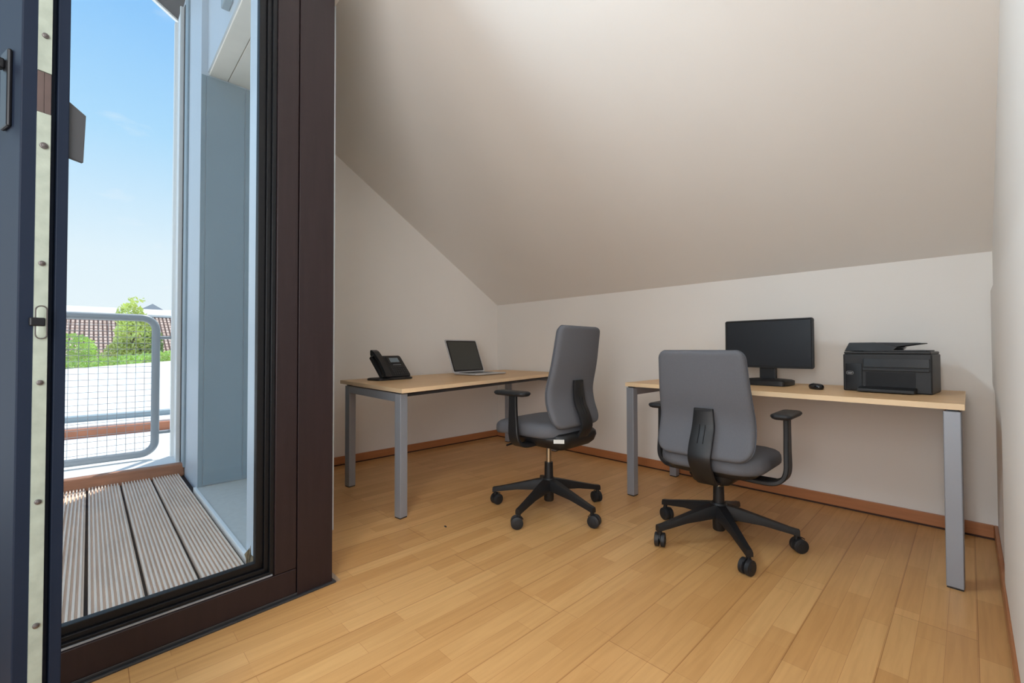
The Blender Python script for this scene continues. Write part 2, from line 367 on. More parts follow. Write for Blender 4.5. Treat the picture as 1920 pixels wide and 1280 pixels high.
# shutter rails on the outer face
g = 'vertical rails on the outer corner'
tag(MB().box((-4.95, 0.528, 0.04), (-4.90, 0.575, 3.95)).box((-4.90, 0.545, 0.04), (-4.885, 0.575, 3.95)).build('guide_rail', rail_white, bevel=0.003), 'white vertical rail farthest out on the pale blue corner, beside the sky', 'rail', g)
tag(MB().box((-4.84, 0.545, 0.05), (-4.66, 0.575, 3.95)).box((-4.66, 0.535, 0.05), (-4.64, 0.575, 3.95)).build('guide_rail', rail_white, bevel=0.003), 'wide white vertical rail between two grey seams on the outer corner', 'rail', g)
MB().box((-4.64, 0.562, 0.05), (-4.60, 0.5745, 3.95)).build('shadow_gap', dark_steel, bpy.data.objects['guide_rail.001'])
tag(MB().box((-4.55, 0.56, 0.05), (-4.42, 0.575, 3.95)).build('guide_rail', clad_panel, bevel=0.003), 'flat grey vertical rail nearest the pale blue face', 'rail', g)
tag(MB().box((-3.20, 0.570, 3.125), (-3.085, 0.614, 3.55)).build('wall_bracket', clad_panel, bevel=0.006), 'small blue grey box bracket on the fascia above the balcony recess', 'bracket')
# roof over the balcony with verge
rf = MB(); RX0, RX1 = -5.18, 0.3
zz = lambda y: 4.10+SL*(0.575-y)
rf.prism([(YB+0.5, zz(YB+0.5)), (YB+0.5, zz(YB+0.5)+0.2), (0.30, zz(0.30)+0.2), (0.30, zz(0.30))], 'x', RX0+0.08, -1.86)
rf.prism([(YB+0.5, zz(YB+0.5)), (YB+0.5, zz(YB+0.5)+0.2), (-0.3, zz(-0.3)+0.2), (YR-0.5, zz(-0.3)-1.2), (YR-0.5, zz(-0.3)-1.4), (-0.3, zz(-0.3))], 'x', -1.86, RX1)
S(rf.build('roof', dark_steel), 'underside of the roof above the balcony', 'roof')
vb = MB().prism([(1.2, zz(1.2)-0.02), (1.2, zz(1.2)+0.2), (0.30, zz(0.30)+0.2), (0.30, zz(0.30)-0.02)], 'x', RX0+0.04, RX0+0.08)
vb.prism([(1.2, zz(1.2)+0.06), (1.2, zz(1.2)+0.24), (0.30, zz(0.30)+0.24), (0.30, zz(0.30)+0.06)], 'x', RX0, RX0+0.04)
S(vb.build('trim_2', rail_white, bevel=0.004), 'white verge boards along the roof edge', 'trim')
S(MB().box((-4.90, 0.62, 3.9), (-1.86, 0.95, 4.3)).build('wall_eave', clad), 'wall strip below the roof', 'wall')

# baseboards
def skirting(name, poly_main, poly_gap, label):
    t = thing(name, label, 'baseboard', (0, 0, 0), kind='structure')
    MB().hexa(poly_main, 0.010, 0.076).build('board', skirt_m, t, bevel=0.003)
    MB().hexa(poly_gap, 0.0, 0.010).build('seam', skirt_gap, t)
def rect(x0, y0, x1, y1): return [(x0, y0), (x1, y0), (x1, y1), (x0, y1)]
skirting('baseboard_left', rect(XL, 0.99, XL+0.014, YB), rect(XL, 0.99, XL+0.012, YB), 'brown wooden baseboard along the left wall')
skirting('baseboard_back', rect(XL+0.014, YB-0.014, XR-0.014, YB), rect(XL+0.012, YB-0.012, XR-0.012, YB), 'brown wooden baseboard along the low back wall')
skirting('baseboard_right', rect(XR-0.014, YR, XR, YB), rect(XR-0.012, YR, XR, YB), 'brown wooden baseboard along the right wall')
# flush white panel on the right wall, its top edge sloping
pw = MB()
q = [(2.545, 0.10), (2.540, 0.716), (2.62, 0.745), (3.40, 0.812), (3.40, 1.30), (0.4, 1.30), (0.4, 0.10)]
pw.prism(q, 'x', XR-0.010, XR)
tag(pw.build('access_panel', plaster, bevel=0.002), 'thin white panel standing proud on the right wall, rounded lower corner', 'panel', kind='structure')

# ================================================================ glazed fixed door with post
A0 = Vector((-1.910, 0.764, 0)); dv = Vector((0.0538, -0.7555, 0)).normalized(); nv = Vector((dv.y, -dv.x, 0))   # nv points outdoors
if nv.x > 0: nv = -nv
def FM(): return Matrix(((dv.x, nv.x, 0, A0.x), (dv.y, nv.y, 0, A0.y), (0, 0, 1, 0), (0, 0, 0, 1)))
D2 = thing('door_1', 'fixed dark brown glazed balcony door leaf with its wide post', 'door', (0, 0, 0), kind='structure')
F = FM(); H = 2.58
def fbox(s0, t0, z0, s1, t1, z1, name, m, bevel=0.0): return MB().box((s0, t0, z0), (s1, t1, z1)).xf(F).build(name, m, D2, bevel=bevel)
fbox(0.0, 0.0, 0.0, 0.146, 0.085, H, 'post', dark_wood, 0.002)
st = MB().box((0.150, 0.0, 0.118), (0.232, 0.07, H-0.06)).xf(F).build('stile', dark_wood, D2, bevel=0.003)
br = MB().box((0.150, 0.0, 0.018), (1.06, 0.07, 0.116)).xf(F).build('bottom_rail', dark_wood, D2, bevel=0.003)
MB().box((0.98, 0.0, 0.118), (1.06, 0.07, H-0.06)).xf(F).build('stile', dark_wood, D2, bevel=0.003)
MB().box((0.150, 0.0, H-0.058), (1.06, 0.07, H)).xf(F).build('top_rail', dark_wood, D2, bevel=0.003)
bd = MB()
for (t0, w0, w1) in ((0.008, 0.0, 0.016), (0.020, 0.016, 0.032), (0.032, 0.032, 0.058)):
    bd.box((0.232+w0, t0, 0.118+w0), (0.232+w1, 0.06, H-0.06)); bd.box((0.232+w0, t0, 0.118+w0), (0.98, 0.06, 0.118+w1))
bd.xf(F).build('glazing_bead', gasket, D2, bevel=0.002)
hl = MB().box((0.238, 0.004, 0.1185), (0.98, 0.008, 0.124)).xf(F).build('highlight_strip', silver, D2)  # silver strip stands in for the highlight along the bottom rail
fbox(0.26, 0.040, 0.15, 0.98, 0.046, H-0.06, 'glass_pane', glass)
sl_ = MB().box((-0.012, -0.012, 0.0), (1.06, 0.085, 0.008)).box((0.146, 0.0, 0.008), (1.06, 0.085, 0.018)).xf(F)
S(sl_.build('trim_3', dark_steel, bevel=0.002), 'dark metal threshold strip under the balcony door', 'threshold')

# ================================================================ open door leaf in the foreground
E0 = Vector((-1.146, -0.062, 0)); H0 = Vector((-1.835, -0.275, 0))
uu = (E0-H0).normalized(); vv = Vector((-uu.y, uu.x, 0))
G = Matrix(((uu.x, vv.x, 0, E0.x), (uu.y, vv.y, 0, E0.y), (0, 0, 1, 0), (0, 0, 0, 1)))
L = (E0-H0).length
D3 = thing('door_2', 'open dark blue grey balcony door leaf seen edge on at the left', 'door', (0, 0, 0), kind='structure')
def gbox(name, m, *bx, bevel=0.0, parent=None):
    mb = MB()
    for b in bx: mb.box(*b)
    return mb.xf(G).build(name, m, parent or D3, bevel=bevel)
ya, yb_ = -0.0290, 0.0085                  # v range of the main edge
gbox('stile', blue_dark, ((-0.17, ya, 0.03), (0.0, 0.008, 2.62)), bevel=0.002)
gbox('rebate_lip', blue_dark, ((-0.10, 0.008, 0.03), (-0.012, 0.018, 2.62)), ((-0.10, 0.018, 0.03), (-0.004, 0.0345, 2.62)), bevel=0.0015)
gbox('stile', blue_dark, ((-L, ya, 0.03), (-L+0.10, 0.030, 2.62)), bevel=0.002)
gbox('bottom_rail', blue_dark, ((-L+0.10, ya, 0.03), (-0.17, 0.030, 0.15)), bevel=0.002)
gbox('top_rail', blue_dark, ((-L+0.10, ya, 2.52), (-0.17, 0.030, 2.62)), bevel=0.002)
gbox('glass_pane', glass, ((-L+0.10, -0.004, 0.15), (-0.17, 0.004, 2.52)))
ls = gbox('lock_strip', metal_strip, ((0.0, -0.0095, 0.03), (0.003, 0.0080, 1.425)), ((0.0, -0.0095, 1.500), (0.003, 0.0080, 2.62)))
tag(ls, 'scratched pale metal lock strip')
wi = gbox('wood_insert', orange_wood, ((0.0, -0.0095, 1.426), (0.0015, -0.0012, 1.499)), ((0.0, -0.0006, 1.426), (0.0015, 0.0080, 1.499)))
tag(wi, 'brown wooden insert between the metal strips')
wi.data.materials[0] = mat('aged_brown_insert', srgb(66, 52, 48), 0.7, noise=0.2, nscale=20)
for zz_, rr_ in ((1.565, .0045), (1.366, .0055), (1.155, .0045), (0.943, .0045), (0.733, .0045), (0.517, .0045)):
    c = G @ Vector((0.004, -0.001, zz_))
    MB().cylax(c, uu, rr_, 0.004, 16).cylax(c+uu*0.002, uu, rr_*0.5, 0.002, 6).build('screw', screw_m, ls, smooth=True)
c = G @ Vector((0.004, -0.001, 1.050))
lt = MB()
lt.rings([[tuple(c+uu*t+vv*(x)+Vector((0, 0, y))) for x, y in rrect(0.014*k, 0.056*k, 0.0068*k, 6)] for t, k in ((-0.002, 1.0), (0.0015, 1.0), (0.0025, 0.86))])
lt.build('latch_plate', metal_strip, ls, smooth=True)
MB().tube([tuple(c+uu*0.002+vv*x+Vector((0, 0, y))) for x, y in rrect(0.0145, 0.058, 0.0072, 8)], 0.0009, 6, closed=True).build('latch_rim', screw_m, ls, smooth=True)
MB().box((0.002, -0.016, 1.043), (0.009, 0.004, 1.058)).xf(G).build('latch_bolt', gasket, ls, bevel=0.002)
# plate on the outdoor side, slanted top
bp = MB().prism([(0.034, 1.363), (0.034, 1.470), (0.060, 1.452), (0.057, 1.360)], 'x', -0.020, -0.012).xf(G)
tag(bp.build('stop_plate', dark_steel, D3, bevel=0.001), 'grey metal plate screwed to the outer face')
# lever handle on the inner face
hd = MB().xf(G)
hd = MB(); hd.box((-0.085, ya-0.007, 1.40), (-0.045, ya, 1.54)).box((-0.074, ya-0.030, 1.505), (-0.056, ya-0.007, 1.523)).box((-0.078, ya-0.040, 1.395), (-0.050, ya-0.028, 1.530))
hd.xf(G).build('handle', gasket, D3, bevel=0.003)

# ================================================================ balcony
dkx0, dkx1 = -4.46, -1.99
yb = [-0.55, -0.366, -0.182, 0.002, 0.184, 0.366, 0.548]
pos = ['deck board hidden behind the open door leaf', 'grooved deck board second from the open door leaf', 'grooved grey deck board with its left side cut off by the open door leaf', 'grooved grey deck board, second from the left of the whole ones in view', 'grooved grey deck board between the last two black gaps', 'grooved grey deck board along the pale stone ledge']
def deck_board(y0, y1):
    g0 = 0.006; a = y0+g0; b = y1-g0; n = 10; pit = (b-a)/n; prof = [(a, -0.028)]
    for i in range(n):
        s = a+i*pit
        prof += [(s+pit*0.02, -0.016), (s+pit*0.07, -0.002), (s+pit*0.14, 0.0), (s+pit*0.50, 0.0), (s+pit*0.57, -0.002), (s+pit*0.62, -0.016)]
    prof += [(b, -0.016), (b, -0.028)]
    return MB().prism(prof, 'x', dkx0, dkx1)
for i in range(2, 6):
    lab = {2: 'ridged grey brown deck board cut off on its left by the open door leaf', 3: 'ridged grey brown deck board, first whole one right of the open door leaf', 4: 'ridged grey brown deck board one away from the pale stone ledge', 5: 'ridged grey brown deck board directly beside the pale stone ledge'}[i]
    tag(deck_board(yb[i], yb[i+1]).build('deck_board', deck_m), lab, 'deck board', 'ridged deck boards on the balcony')
S(MB().box((-5.0, -1.6, -0.30), (-1.86, 0.574, -0.03)).build('floor_balcony', dark_void), 'dark balcony slab beneath the deck boards', 'floor')
led = thing('stone_ledge', 'pale stone ledge in the recess beside the deck boards', 'ledge')
MB().box((-3.884, 0.572, -0.05), (-2.50, 0.899, 0.006)).build('slab', stone, led, bevel=0.002)
MB().box((-3.884, 0.552, -0.03), (-2.0, 0.571, 0.012)).build('edge_strip', rail_white, led, bevel=0.002)
tag(MB().box((-4.545, -1.6, -0.029), (-4.462, 0.574, 0.075)).build('edge_beam', beam_wood, bevel=0.012, seg=3), 'brown wooden edge beam across the end of the deck', 'beam')
S(MB().box((-5.0, -1.6, -0.029), (-4.546, 0.574, 0.06)).build('parapet', white_roof, bevel=0.005), 'bright white parapet ledge under the railing', 'parapet')
# railing
rl = thing('balcony_railing', 'grey tubular railing with rounded corners and steel wire mesh', 'railing', (-4.93, 0, 0.06))
ry1, ry0, rz1, rz0, rc = 0.423, -1.5, 1.218, 0.050, 0.10
loop = []
for k, (cy, cz) in enumerate(((ry1-rc, rz1-rc), (ry0+rc, rz1-rc), (ry0+rc, rz0+rc), (ry1-rc, rz0+rc))):
    for i in range(9):
        a = PI/2*k+PI/2*i/8
        loop.append((0, cy+rc*math.cos(a), cz+rc*math.sin(a)))
MB().tube(loop, 0.030, 16, closed=True).build('tube_frame', rail_grey, rl, smooth=True)
ms = MB(); y = ry0+0.05
while y < ry1-0.01:
    ms.tube([(0.0, y, rz0), (0.0, y, rz1)], 0.0018, 5); y += 0.058
z = rz0+0.05
while z < rz1-0.01:
    ms.tube([(0.003, ry0, z), (0.003, ry1, z)], 0.0020, 5); z += 0.050
ms.build('wire_mesh', wire_m, rl)
for z in (1.05, 0.22):
    MB().tube([(0, ry1, z), (0, 0.526, z)], 0.014, 10).build('bracket', rail_grey, rl, smooth=True)
for y in (-1.2, -0.30):
    MB().tube([(0, y, 0.0), (0, y, rz0)], 0.016, 10).build('foot', rail_grey, rl, smooth=True)
# dried leaf caught at the door corner
dl = MB()
for k in range(7):
    a = k*0.9; h = 0.02+0.008*k
    dl.add([(0.012*math.cos(a), 0.012*math.sin(a), 0), (0.02*math.cos(a+0.8), 0.02*math.sin(a+0.8), h), (0.006*math.cos(a+1.6), 0.006*math.sin(a+1.6), h+0.02), (0.010*math.cos(a+2.2), 0.010*math.sin(a+2.2), 0.004)], [(0, 1, 2, 3), (0, 3, 2)])
dlo = dl.build('dried_leaf', dry); dlo.location = (-2.32, 0.545, 0.008)
sd = dlo.modifiers.new('thick', 'SOLIDIFY'); sd.thickness = 0.0012
tag(dlo, 'small crumpled dried leaf at the lower corner of the glass door', 'leaf')

# ================================================================ view beyond the railing
S(MB().box((-7.72, -9, -0.6), (-5.0, 9, -0.10)).build('terrace', white_roof), 'bright white terrace surface beyond the railing', 'terrace')
tag(MB().box((-7.82, -9, -0.10), (-7.72, 9, 0.01)).build('roof_edge_board', orange_wood), 'orange brown board edging the neighbouring white flat roof', 'board')
nr = thing('flat_roof', 'white flat roof of the neighbouring building, rising away', 'roof', (0, 0, 0))
MB().box((-8.35, -9, -0.6), (-7.83, 9, 0.03)).build('edge_cap', white_roof, nr)
MB().box((-8.55, -9, 0.0), (-8.36, 9, 0.10)).build('gutter', blue_gutter, nr)
def nz_(y): return 0.44+0.085*(y+0.6)
mb = MB(); mb.add([(-8.56, -9, 0.06), (-8.56, 9, 0.06), (-16, 9, nz_(9)), (-16, -9, nz_(-9)), (-8.56, -9, -0.8), (-8.56, 9, -0.8), (-16, 9, -0.8), (-16, -9, -0.8)], [(0, 1, 2, 3), (4, 7, 6, 5), (0, 4, 5, 1), (1, 5, 6, 2), (2, 6, 7, 3), (3, 7, 4, 0)])
mb.build('membrane', white_roof, nr)
hs = thing('tiled_house', 'neighbouring house with a long pale brown tiled roof', 'house', (0, 0, 0))
e = (-28.0, 0.55); r = (-33.0, 3.14)
sl = math.hypot(r[0]-e[0], r[1]-e[1])
mb = MB().prism([(e[0], e[1]), (r[0], r[1]), (r[0], r[1]-0.25), (e[0], e[1]-0.25)], 'y', -16, 14)
mb.build('roof', tiles, hs, uv=lambda c: (c.y, (e[0]-c.x)/5*sl))
MB().prism([(-32.5, 2.90), (-32.5, 3.02), (-34.2, 3.46), (-34.4, 2.9)], 'y', -16, 14).build('ridge_cap', white_roof, hs)
MB().box((-34, -15.6, -6), (-28.6, 13.6, 0.4)).build('wall', render_w, hs)
gb = MB().prism([(1.9, 3.0), (3.9, 3.0), (3.9, 3.3), (2.9, 3.95), (1.9, 3.3)], 'x', -38, -36).build('gable', mat('slate_grey_gable', srgb(178, 182, 190), 0.7), hs)
S(MB().box((-70, -50, -6.2), (-16, 50, -6.0)).build('ground', stone), 'ground between the buildings', 'ground')

def foliage(blobs, n, size, m, name, parent):
    mb = MB(); tot = sum(b[3]*b[4]*b[5] for b in blobs)
    for (cx, cy, cz, rx, ry, rz_) in blobs:
        for _ in range(int(n*rx*ry*rz_/tot)):
            while True:
                p = Vector((random.uniform(-1, 1), random.uniform(-1, 1), random.uniform(-1, 1)))
                if 0.2 < p.length < 1: break
            p = p.normalized()*(p.length**0.45)
            c = Vector((cx+p.x*rx, cy+p.y*ry, cz+p.z*rz_))
            a = Vector((random.gauss(0, 1), random.gauss(0, 1), random.gauss(0, 1))).normalized(); b = a.orthogonal().normalized()
            s = size*random.uniform(0.6, 1.3); d = a.cross(b)
            mb.add([c-a*s, c+b*s*0.45+d*s*0.1, c+a*s, c-b*s*0.45+d*s*0.1], [(0, 1, 2, 3)])
    return mb.build(name, m, parent)
X0 = -18.5
t1 = thing('garden_tree', 'tall yellow green tree rising above the ridge of the tiled roof', 'tree', (X0, 0, -6))
foliage([(0, 1.05, 7.35, .5, .50, .85), (0, 0.95, 8.05, .35, .36, .45), (0, 0.75, 6.85, .5, .42, .45), (0, 1.00, 8.55, .12, .14, .16), (0, 1.22, 8.62, .08, .16, .05), (0, 0.80, 8.35, .1, .14, .10)], 3000, 0.075, leaf_y, 'crown', t1)
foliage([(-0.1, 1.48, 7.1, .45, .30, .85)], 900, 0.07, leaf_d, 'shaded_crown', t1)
MB().tube([(0, 1.0, 0), (0, 1.0, 6.4), (0, 1.0, 7.6)], 0.05, 8).build('trunk', bark, t1)
t2 = thing('garden_bush', 'fresh green bush beside the open door leaf, in front of the tiled roof', 'bush', (-20.3, -0.05, -6))
foliage([(0, -0.35, 7.0, .7, .62, .55), (0, -1.3, 6.9, .7, .7, .8), (0, 0.0, 6.75, .5, .40, .35)], 2600, 0.075, leaf_g, 'crown', t2)
MB().tube([(0, -0.6, 0), (0, -0.6, 6.8)], 0.06, 8).build('trunk', bark, t2)
t3 = thing('low_hedge', 'low ragged green hedge behind the edge of the white flat roof', 'hedge', (-16.9, 0, 0))
foliage([(0, -1.0+0.36*k, 0.42+0.045*k, .32, .34, .22) for k in range(11)], 2600, 0.06, leaf_g, 'crown', t3)
MB().box((-0.2, -1.2, -6.0), (0.2, 2.9, 0.25)).build('hedge_core', bark, t3)

# ================================================================ furniture
def desk(name, label, top, zt, legs, lr, wood, grp):
    cx = sum(p[0] for p in top)/4; cy = sum(p[1] for p in top)/4
    t = thing(name, label, 'desk', (cx, cy, 0), 0, grp)
    lo = lambda p: (p[0]-cx, p[1]-cy)
    q = [lo(p) for p in top]
    MB().hexa(q, zt-0.026, zt).build('tabletop', wood, t, bevel=0.002)
    eb = MB()
    n = 4
    for i in range(n):
        a = Vector((*q[i], 0)); b = Vector((*q[(i+1) % n], 0)); d = (b-a).normalized(); o = Vector((d.y, -d.x, 0))*0.0012
        if o.dot(a) < 0: o = -o
        eb.add([tuple(p+Vector((0, 0, z))) for p, z in ((a+o, zt-0.0255), (b+o, zt-0.0255), (b+o, zt-0.0008), (a+o, zt-0.0008), (a-o, zt-0.0255), (b-o, zt-0.0255), (b-o, zt-0.0008), (a-o, zt-0.0008))],
               [(0, 1, 2, 3), (7, 6, 5, 4), (0, 4, 5, 1), (3, 2, 6, 7), (0, 3, 7, 4), (1, 5, 6, 2)])
    eb.build('edge_band', desk_edge, t)
    zl = zt-0.034
    for k, p in enumerate(legs):
        x, y = lo(p); M = Matrix.Translation((x, y, 0)) @ Matrix.Rotation(lr, 4, 'Z')
        lg = MB().box((-0.027, -0.027, 0.006), (0.027, 0.027, zl)).xf(M).build('leg', silver, t, bevel=0.003)
        MB().box((-0.025, -0.025, 0), (0.025, 0.025, 0.006)).xf(M).build('foot', blackp, lg)
    def beam(i, j, w_, z0, z1, name, m):
        a = Vector((*lo(legs[i]), 0)); b = Vector((*lo(legs[j]), 0)); d = (b-a).normalized(); o = Vector((-d.y, d.x, 0))*w_/2
        a = a+d*0.0275; b = b-d*0.0275
        MB().hexa([tuple((p)[:2]) for p in (a-o, b-o, b+o, a+o)], z0, z1).build(name, m, t, bevel=0.002)
    beam(0, 1, 0.046, zl-0.05, zl, 'end_rail', silver); beam(2, 3, 0.046, zl-0.05, zl, 'end_rail', silver)
    beam(1, 2, 0.03, zl-0.035, zl-0.004, 'cross_beam', dark_steel); 
    if name == 'office_desk' and lr > 0: beam(0, 3, 0.03, zl-0.020, zl-0.002, 'cross_beam', dark_steel)
    # spacers that carry the top
    for p in legs:
        x, y = lo(p); MB().box((x-0.018, y-0.018, zl), (x+0.018, y+0.018, zt-0.026)).build('spacer', dark_steel, t)
    return t
ZT = 0.770
desk('office_desk', 'maple topped desk by the left wall carrying the telephone and laptop', [(-2.292, 1.318), (-3.295, 1.372), (-3.64, 3.385), (-2.79, 3.365)], ZT,
     [(-2.362, 1.352), (-3.160, 1.392), (-3.475, 3.29), (-2.835, 3.315)], math.radians(9), desk_wood, 'maple desks with silver legs')
desk('office_desk', 'maple topped desk along the low back wall carrying the monitor and printer', [(-1.642, 2.665), (-0.014, 2.588), (-0.014, 3.385), (-1.642, 3.385)], ZT,
     [(-1.612, 2.700), (-1.620, 3.335), (-0.055, 3.335), (-0.050, 2.625)], math.radians(-2.7), desk_wood_x, 'maple desks with silver legs')

# ---- office chair
def chair(loc, rz, label, a0, dz, b0, b1, arm_z, R, sx_=0.0):
    t = thing('office_chair', label, 'chair', loc, rz, 'grey swivel chairs')
    hub_z = 0.165
    bh = MB().rings([[(r_*math.cos(2*PI*i/20), r_*math.sin(2*PI*i/20), z) for i in range(20)] for z, r_ in ((0.055, 0.026), (0.06, 0.030), (0.13, 0.032), (0.135, 0.048), (0.185, 0.044), (0.20, 0.034))])
    bh.build('base_hub', blackp, t, smooth=True)
    for k in range(5):
        a = math.radians(a0+72*k)-rz; d = Vector((math.cos(a), math.sin(a), 0)); o = Vector((-d.y, d.x, 0))
        rs = []
        for r_, w_, zt_, zb in ((0.030, 0.030, 0.192, 0.128), (0.08, 0.027, 0.182, 0.122), (0.20, 0.021, 0.150, 0.112), (R-0.02, 0.017, 0.116, 0.088), (R+0.014, 0.015, 0.110, 0.080)):
            p = d*r_
            rs.append([tuple(p+o*(sx*w_)+Vector((0, 0, z))) for sx, z in ((-1, zb), (-1, zt_-0.012), (-0.72, zt_), (0.72, zt_), (1, zt_-0.012), (1, zb))])
        lg = MB().rings(rs); lg.box((0, 0, 0), (0, 0, 0)) if 0 else None
        lgo = lg.build('base_arm', blackp, t, smooth=35)
        # caster
        ca = a+0.9+k*1.3; cdv = Vector((math.cos(ca), math.sin(ca), 0)); ax = Vector((-cdv.y, cdv.x, 0))
        cc = d*R + Vector((0, 0, 0.0345)) - cdv*0.012
        cm = MB(); cm.cylax(cc+ax*0.0145, ax, 0.0345, 0.022, 24).cylax(cc-ax*0.0145, ax, 0.0345, 0.022, 24).cylax(cc, ax, 0.014, 0.03, 12)
        cm.cylax(cc+ax*0.0262, ax, 0.017, 0.003, 16).cylax(cc-ax*0.0262, ax, 0.017, 0.003, 16)
        cm.build('caster_wheels', blackr, lgo, smooth=True)
        hood = MB(); n = 10; outer = []
        for i in range(n+1):
            th = -0.2+PI*0.62*i/n
            outer.append(cc+cdv*(0.039*math.cos(th+0.6))+Vector((0, 0, 0.039*math.sin(th+0.6))))
        hood.ribbon(outer, 0.006, 0.004, ax=ax); st_ = d*R
        hood.cyl((st_.x, st_.y), 0.011, 0.045, 0.095, 12)
        hood.build('caster_fork', blackp, lgo, smooth=True)
    sz = 0.40+dz                       # underside of the cushion
    MB().cyl((0, 0), 0.028, 0.19, 0.282+dz*0.15, 20, 0.026).build('column_sleeve', blackp, t, smooth=True)
    MB().cyl((0, 0), 0.0165, 0.275, sz-0.07, 20).build('gas_lift', chrome, t, smooth=True)
    me_ = MB(); cushion(me_, 0.22, 0.26, 0.06, [(sz-0.085, 0.05), (sz-0.075, 0.02), (sz-0.045, 0.0), (sz-0.016, 0.0)], 0, -0.02)
    me_.build('mechanism', blackp, t, smooth=True)
    sh = MB()
    if dz < 0.03: cushion(sh, 0.46, 0.45, 0.12, [(sz-0.040, 0.12), (sz-0.032, 0.07), (sz-0.015, 0.02), (sz+0.004, 0.008), (sz+0.01, 0.012)], 0, 0.015)
    else: cushion(sh, 0.47, 0.46, 0.12, [(sz-0.075, 0.13), (sz-0.066, 0.09), (sz-0.045, 0.045), (sz-0.015, 0.015), (sz+0.004, 0.008), (sz+0.01, 0.012)], 0, -0.015)
    sh.build('seat_shell', blackp, t, smooth=60)
    if dz > 0.03:
        bm_ = MB(); cushion(bm_, 0.40, 0.20, 0.085, [(sz-0.072, 0.075), (sz-0.064, 0.045), (sz-0.040, 0.015), (sz-0.005, 0.0), (sz+0.018, 0.004), (sz+0.030, 0.02)], 0, -0.160)
        bmo = bm_.build('back_mount', blackp, t, smooth=60)
        MB().box((-0.001, -0.030, sz-0.014), (0.001, 0.030, sz+0.008)).xf(Matrix.Translation((-0.196, -0.228, 0)) @ Matrix.Rotation(math.radians(38), 4, 'Z')).build('care_label', label_w, bmo)
    se = MB(); cushion(se, 0.50, 0.51, 0.13, [(sz+0.002, 0.03), (sz+0.006, 0.012), (sz+0.018, 0.002), (sz+0.035, 0.0), (sz+0.058, 0.002), (sz+0.072, 0.010), (sz+0.082, 0.028), (sz+0.088, 0.06), (sz+0.090, 0.12)], 0, 0.035)
    # waterfall front edge
    se.v = [(x, y, z-0.018*max(0, (y-0.10)/0.16)**2) for x, y, z in se.v]
    seo = se.build('seat', fabric, t, smooth=70)
    # backrest
    Hh = b1-b0; nu, nvv = 26, 40
    def prof(z):
        s = (z-b0)/Hh
        return -0.205 - 0.035*(1-math.exp(-((s-0.0)/0.22)**2)*1.0)*0 + (-0.030*math.exp(-(s/0.16)**2)) + 0.020*math.exp(-((s-0.34)/0.20)**2) - 0.085*max(0, s-0.35)**1.25
    def halfw(z):
        s = (z-b0)/Hh; W_ = 0.232-0.026*max(0, s-0.25)/0.75
        rcb, rct = 0.075, 0.040
        if z < b0+rcb: W_ -= rcb*(1-math.sqrt(max(0, 1-((b0+rcb-z)/rcb)**2)))
        if z > b1-rct: W_ -= rct*(1-math.sqrt(max(0, 1-((z-b1+rct)/rct)**2)))
        return W_
    vs_ = [b0+Hh*(0.5-0.5*math.cos(PI*j/nvv)) for j in range(nvv+1)]
    us_ = [math.sin(PI/2*(2*i/nu-1)) for i in range(nu+1)]
    th = 0.026
    fr_, bk_ = [], []
    for z in vs_:
        hw = halfw(z)
        ez = min(1, min(z-b0, b1-z)/0.022); fz = math.sqrt(max(0, 1-(1-ez)**2))
        for u in us_:
            x = u*hw; ex = min(1, (hw-abs(x))/0.022); fx = math.sqrt(max(0, 1-(1-ex)**2))
            k = fz*fx; cv = 0.018*(x/0.23)**2
            fr_.append((x, prof(z)+cv+th*k, z)); bk_.append((x, prof(z)+cv-th*0.8*k, z))
    nrow = nu+1; fs = []
    nn = len(fr_)
    for j in range(nvv):
        for i in range(nu):
            a = j*nrow+i; fs.append((a, a+1, a+nrow+1, a+nrow)); fs.append((nn+a, nn+a+nrow, nn+a+nrow+1, nn+a+1))
    bkm = MB().add(fr_+bk_, fs)
    bko = bkm.build('backrest', fabric, t, smooth=180)
    bmx = bmesh.new(); bmx.from_mesh(bko.data); bmesh.ops.remove_doubles(bmx, verts=bmx.verts, dist=0.0006); bmesh.ops.recalc_face_normals(bmx, faces=bmx.faces); bmx.to_mesh(bko.data); bmx.free()
    # welt seam round the rim
    rim = []
    for z in vs_[1:-1]: rim.append((halfw(z)+0.001, prof(z)+0.018, z))
    for z in reversed(vs_[1:-1]): rim.append((-halfw(z)-0.001, prof(z)+0.018, z))
    MB().tube(rim, 0.0032, 6, closed=True).build('piping', fabric_d, bko, smooth=True)
    # back support spine
    zt2 = b0+Hh*0.46; yo = -0.040
    pth = smooth_path([(0, prof(zt2)+yo+0.012, zt2), (0, prof(zt2-0.05)+yo, zt2-0.05), (0, prof(b0+0.14)+yo-0.004, b0+0.14), (0, prof(b0+0.06)+yo-0.012, b0+0.06), (0, prof(b0)+yo-0.006, b0-0.01), (0, -0.205, sz-0.045), (0, -0.13, sz-0.062), (0, -0.05, sz-0.055)], 5)
    n_ = len(pth); wl = [0.088+0.020*math.sin(PI*min(1, i/n_*1.2)) for i in range(n_)]
    pth = [p+Vector((sx_, 0, 0)) for p in pth]
    sp = MB().ribbon(pth, wl, 0.020).build('back_support', blackp, t, smooth=35)
    sl2 = MB()
    for xx in (sx_-0.013, sx_+0.013):
        sl2.tube([(xx, p.y-0.0105, p.z) for p in pth[8:15]], 0.0024, 6)
    sl2.build('slots', gasket, sp, smooth=True)
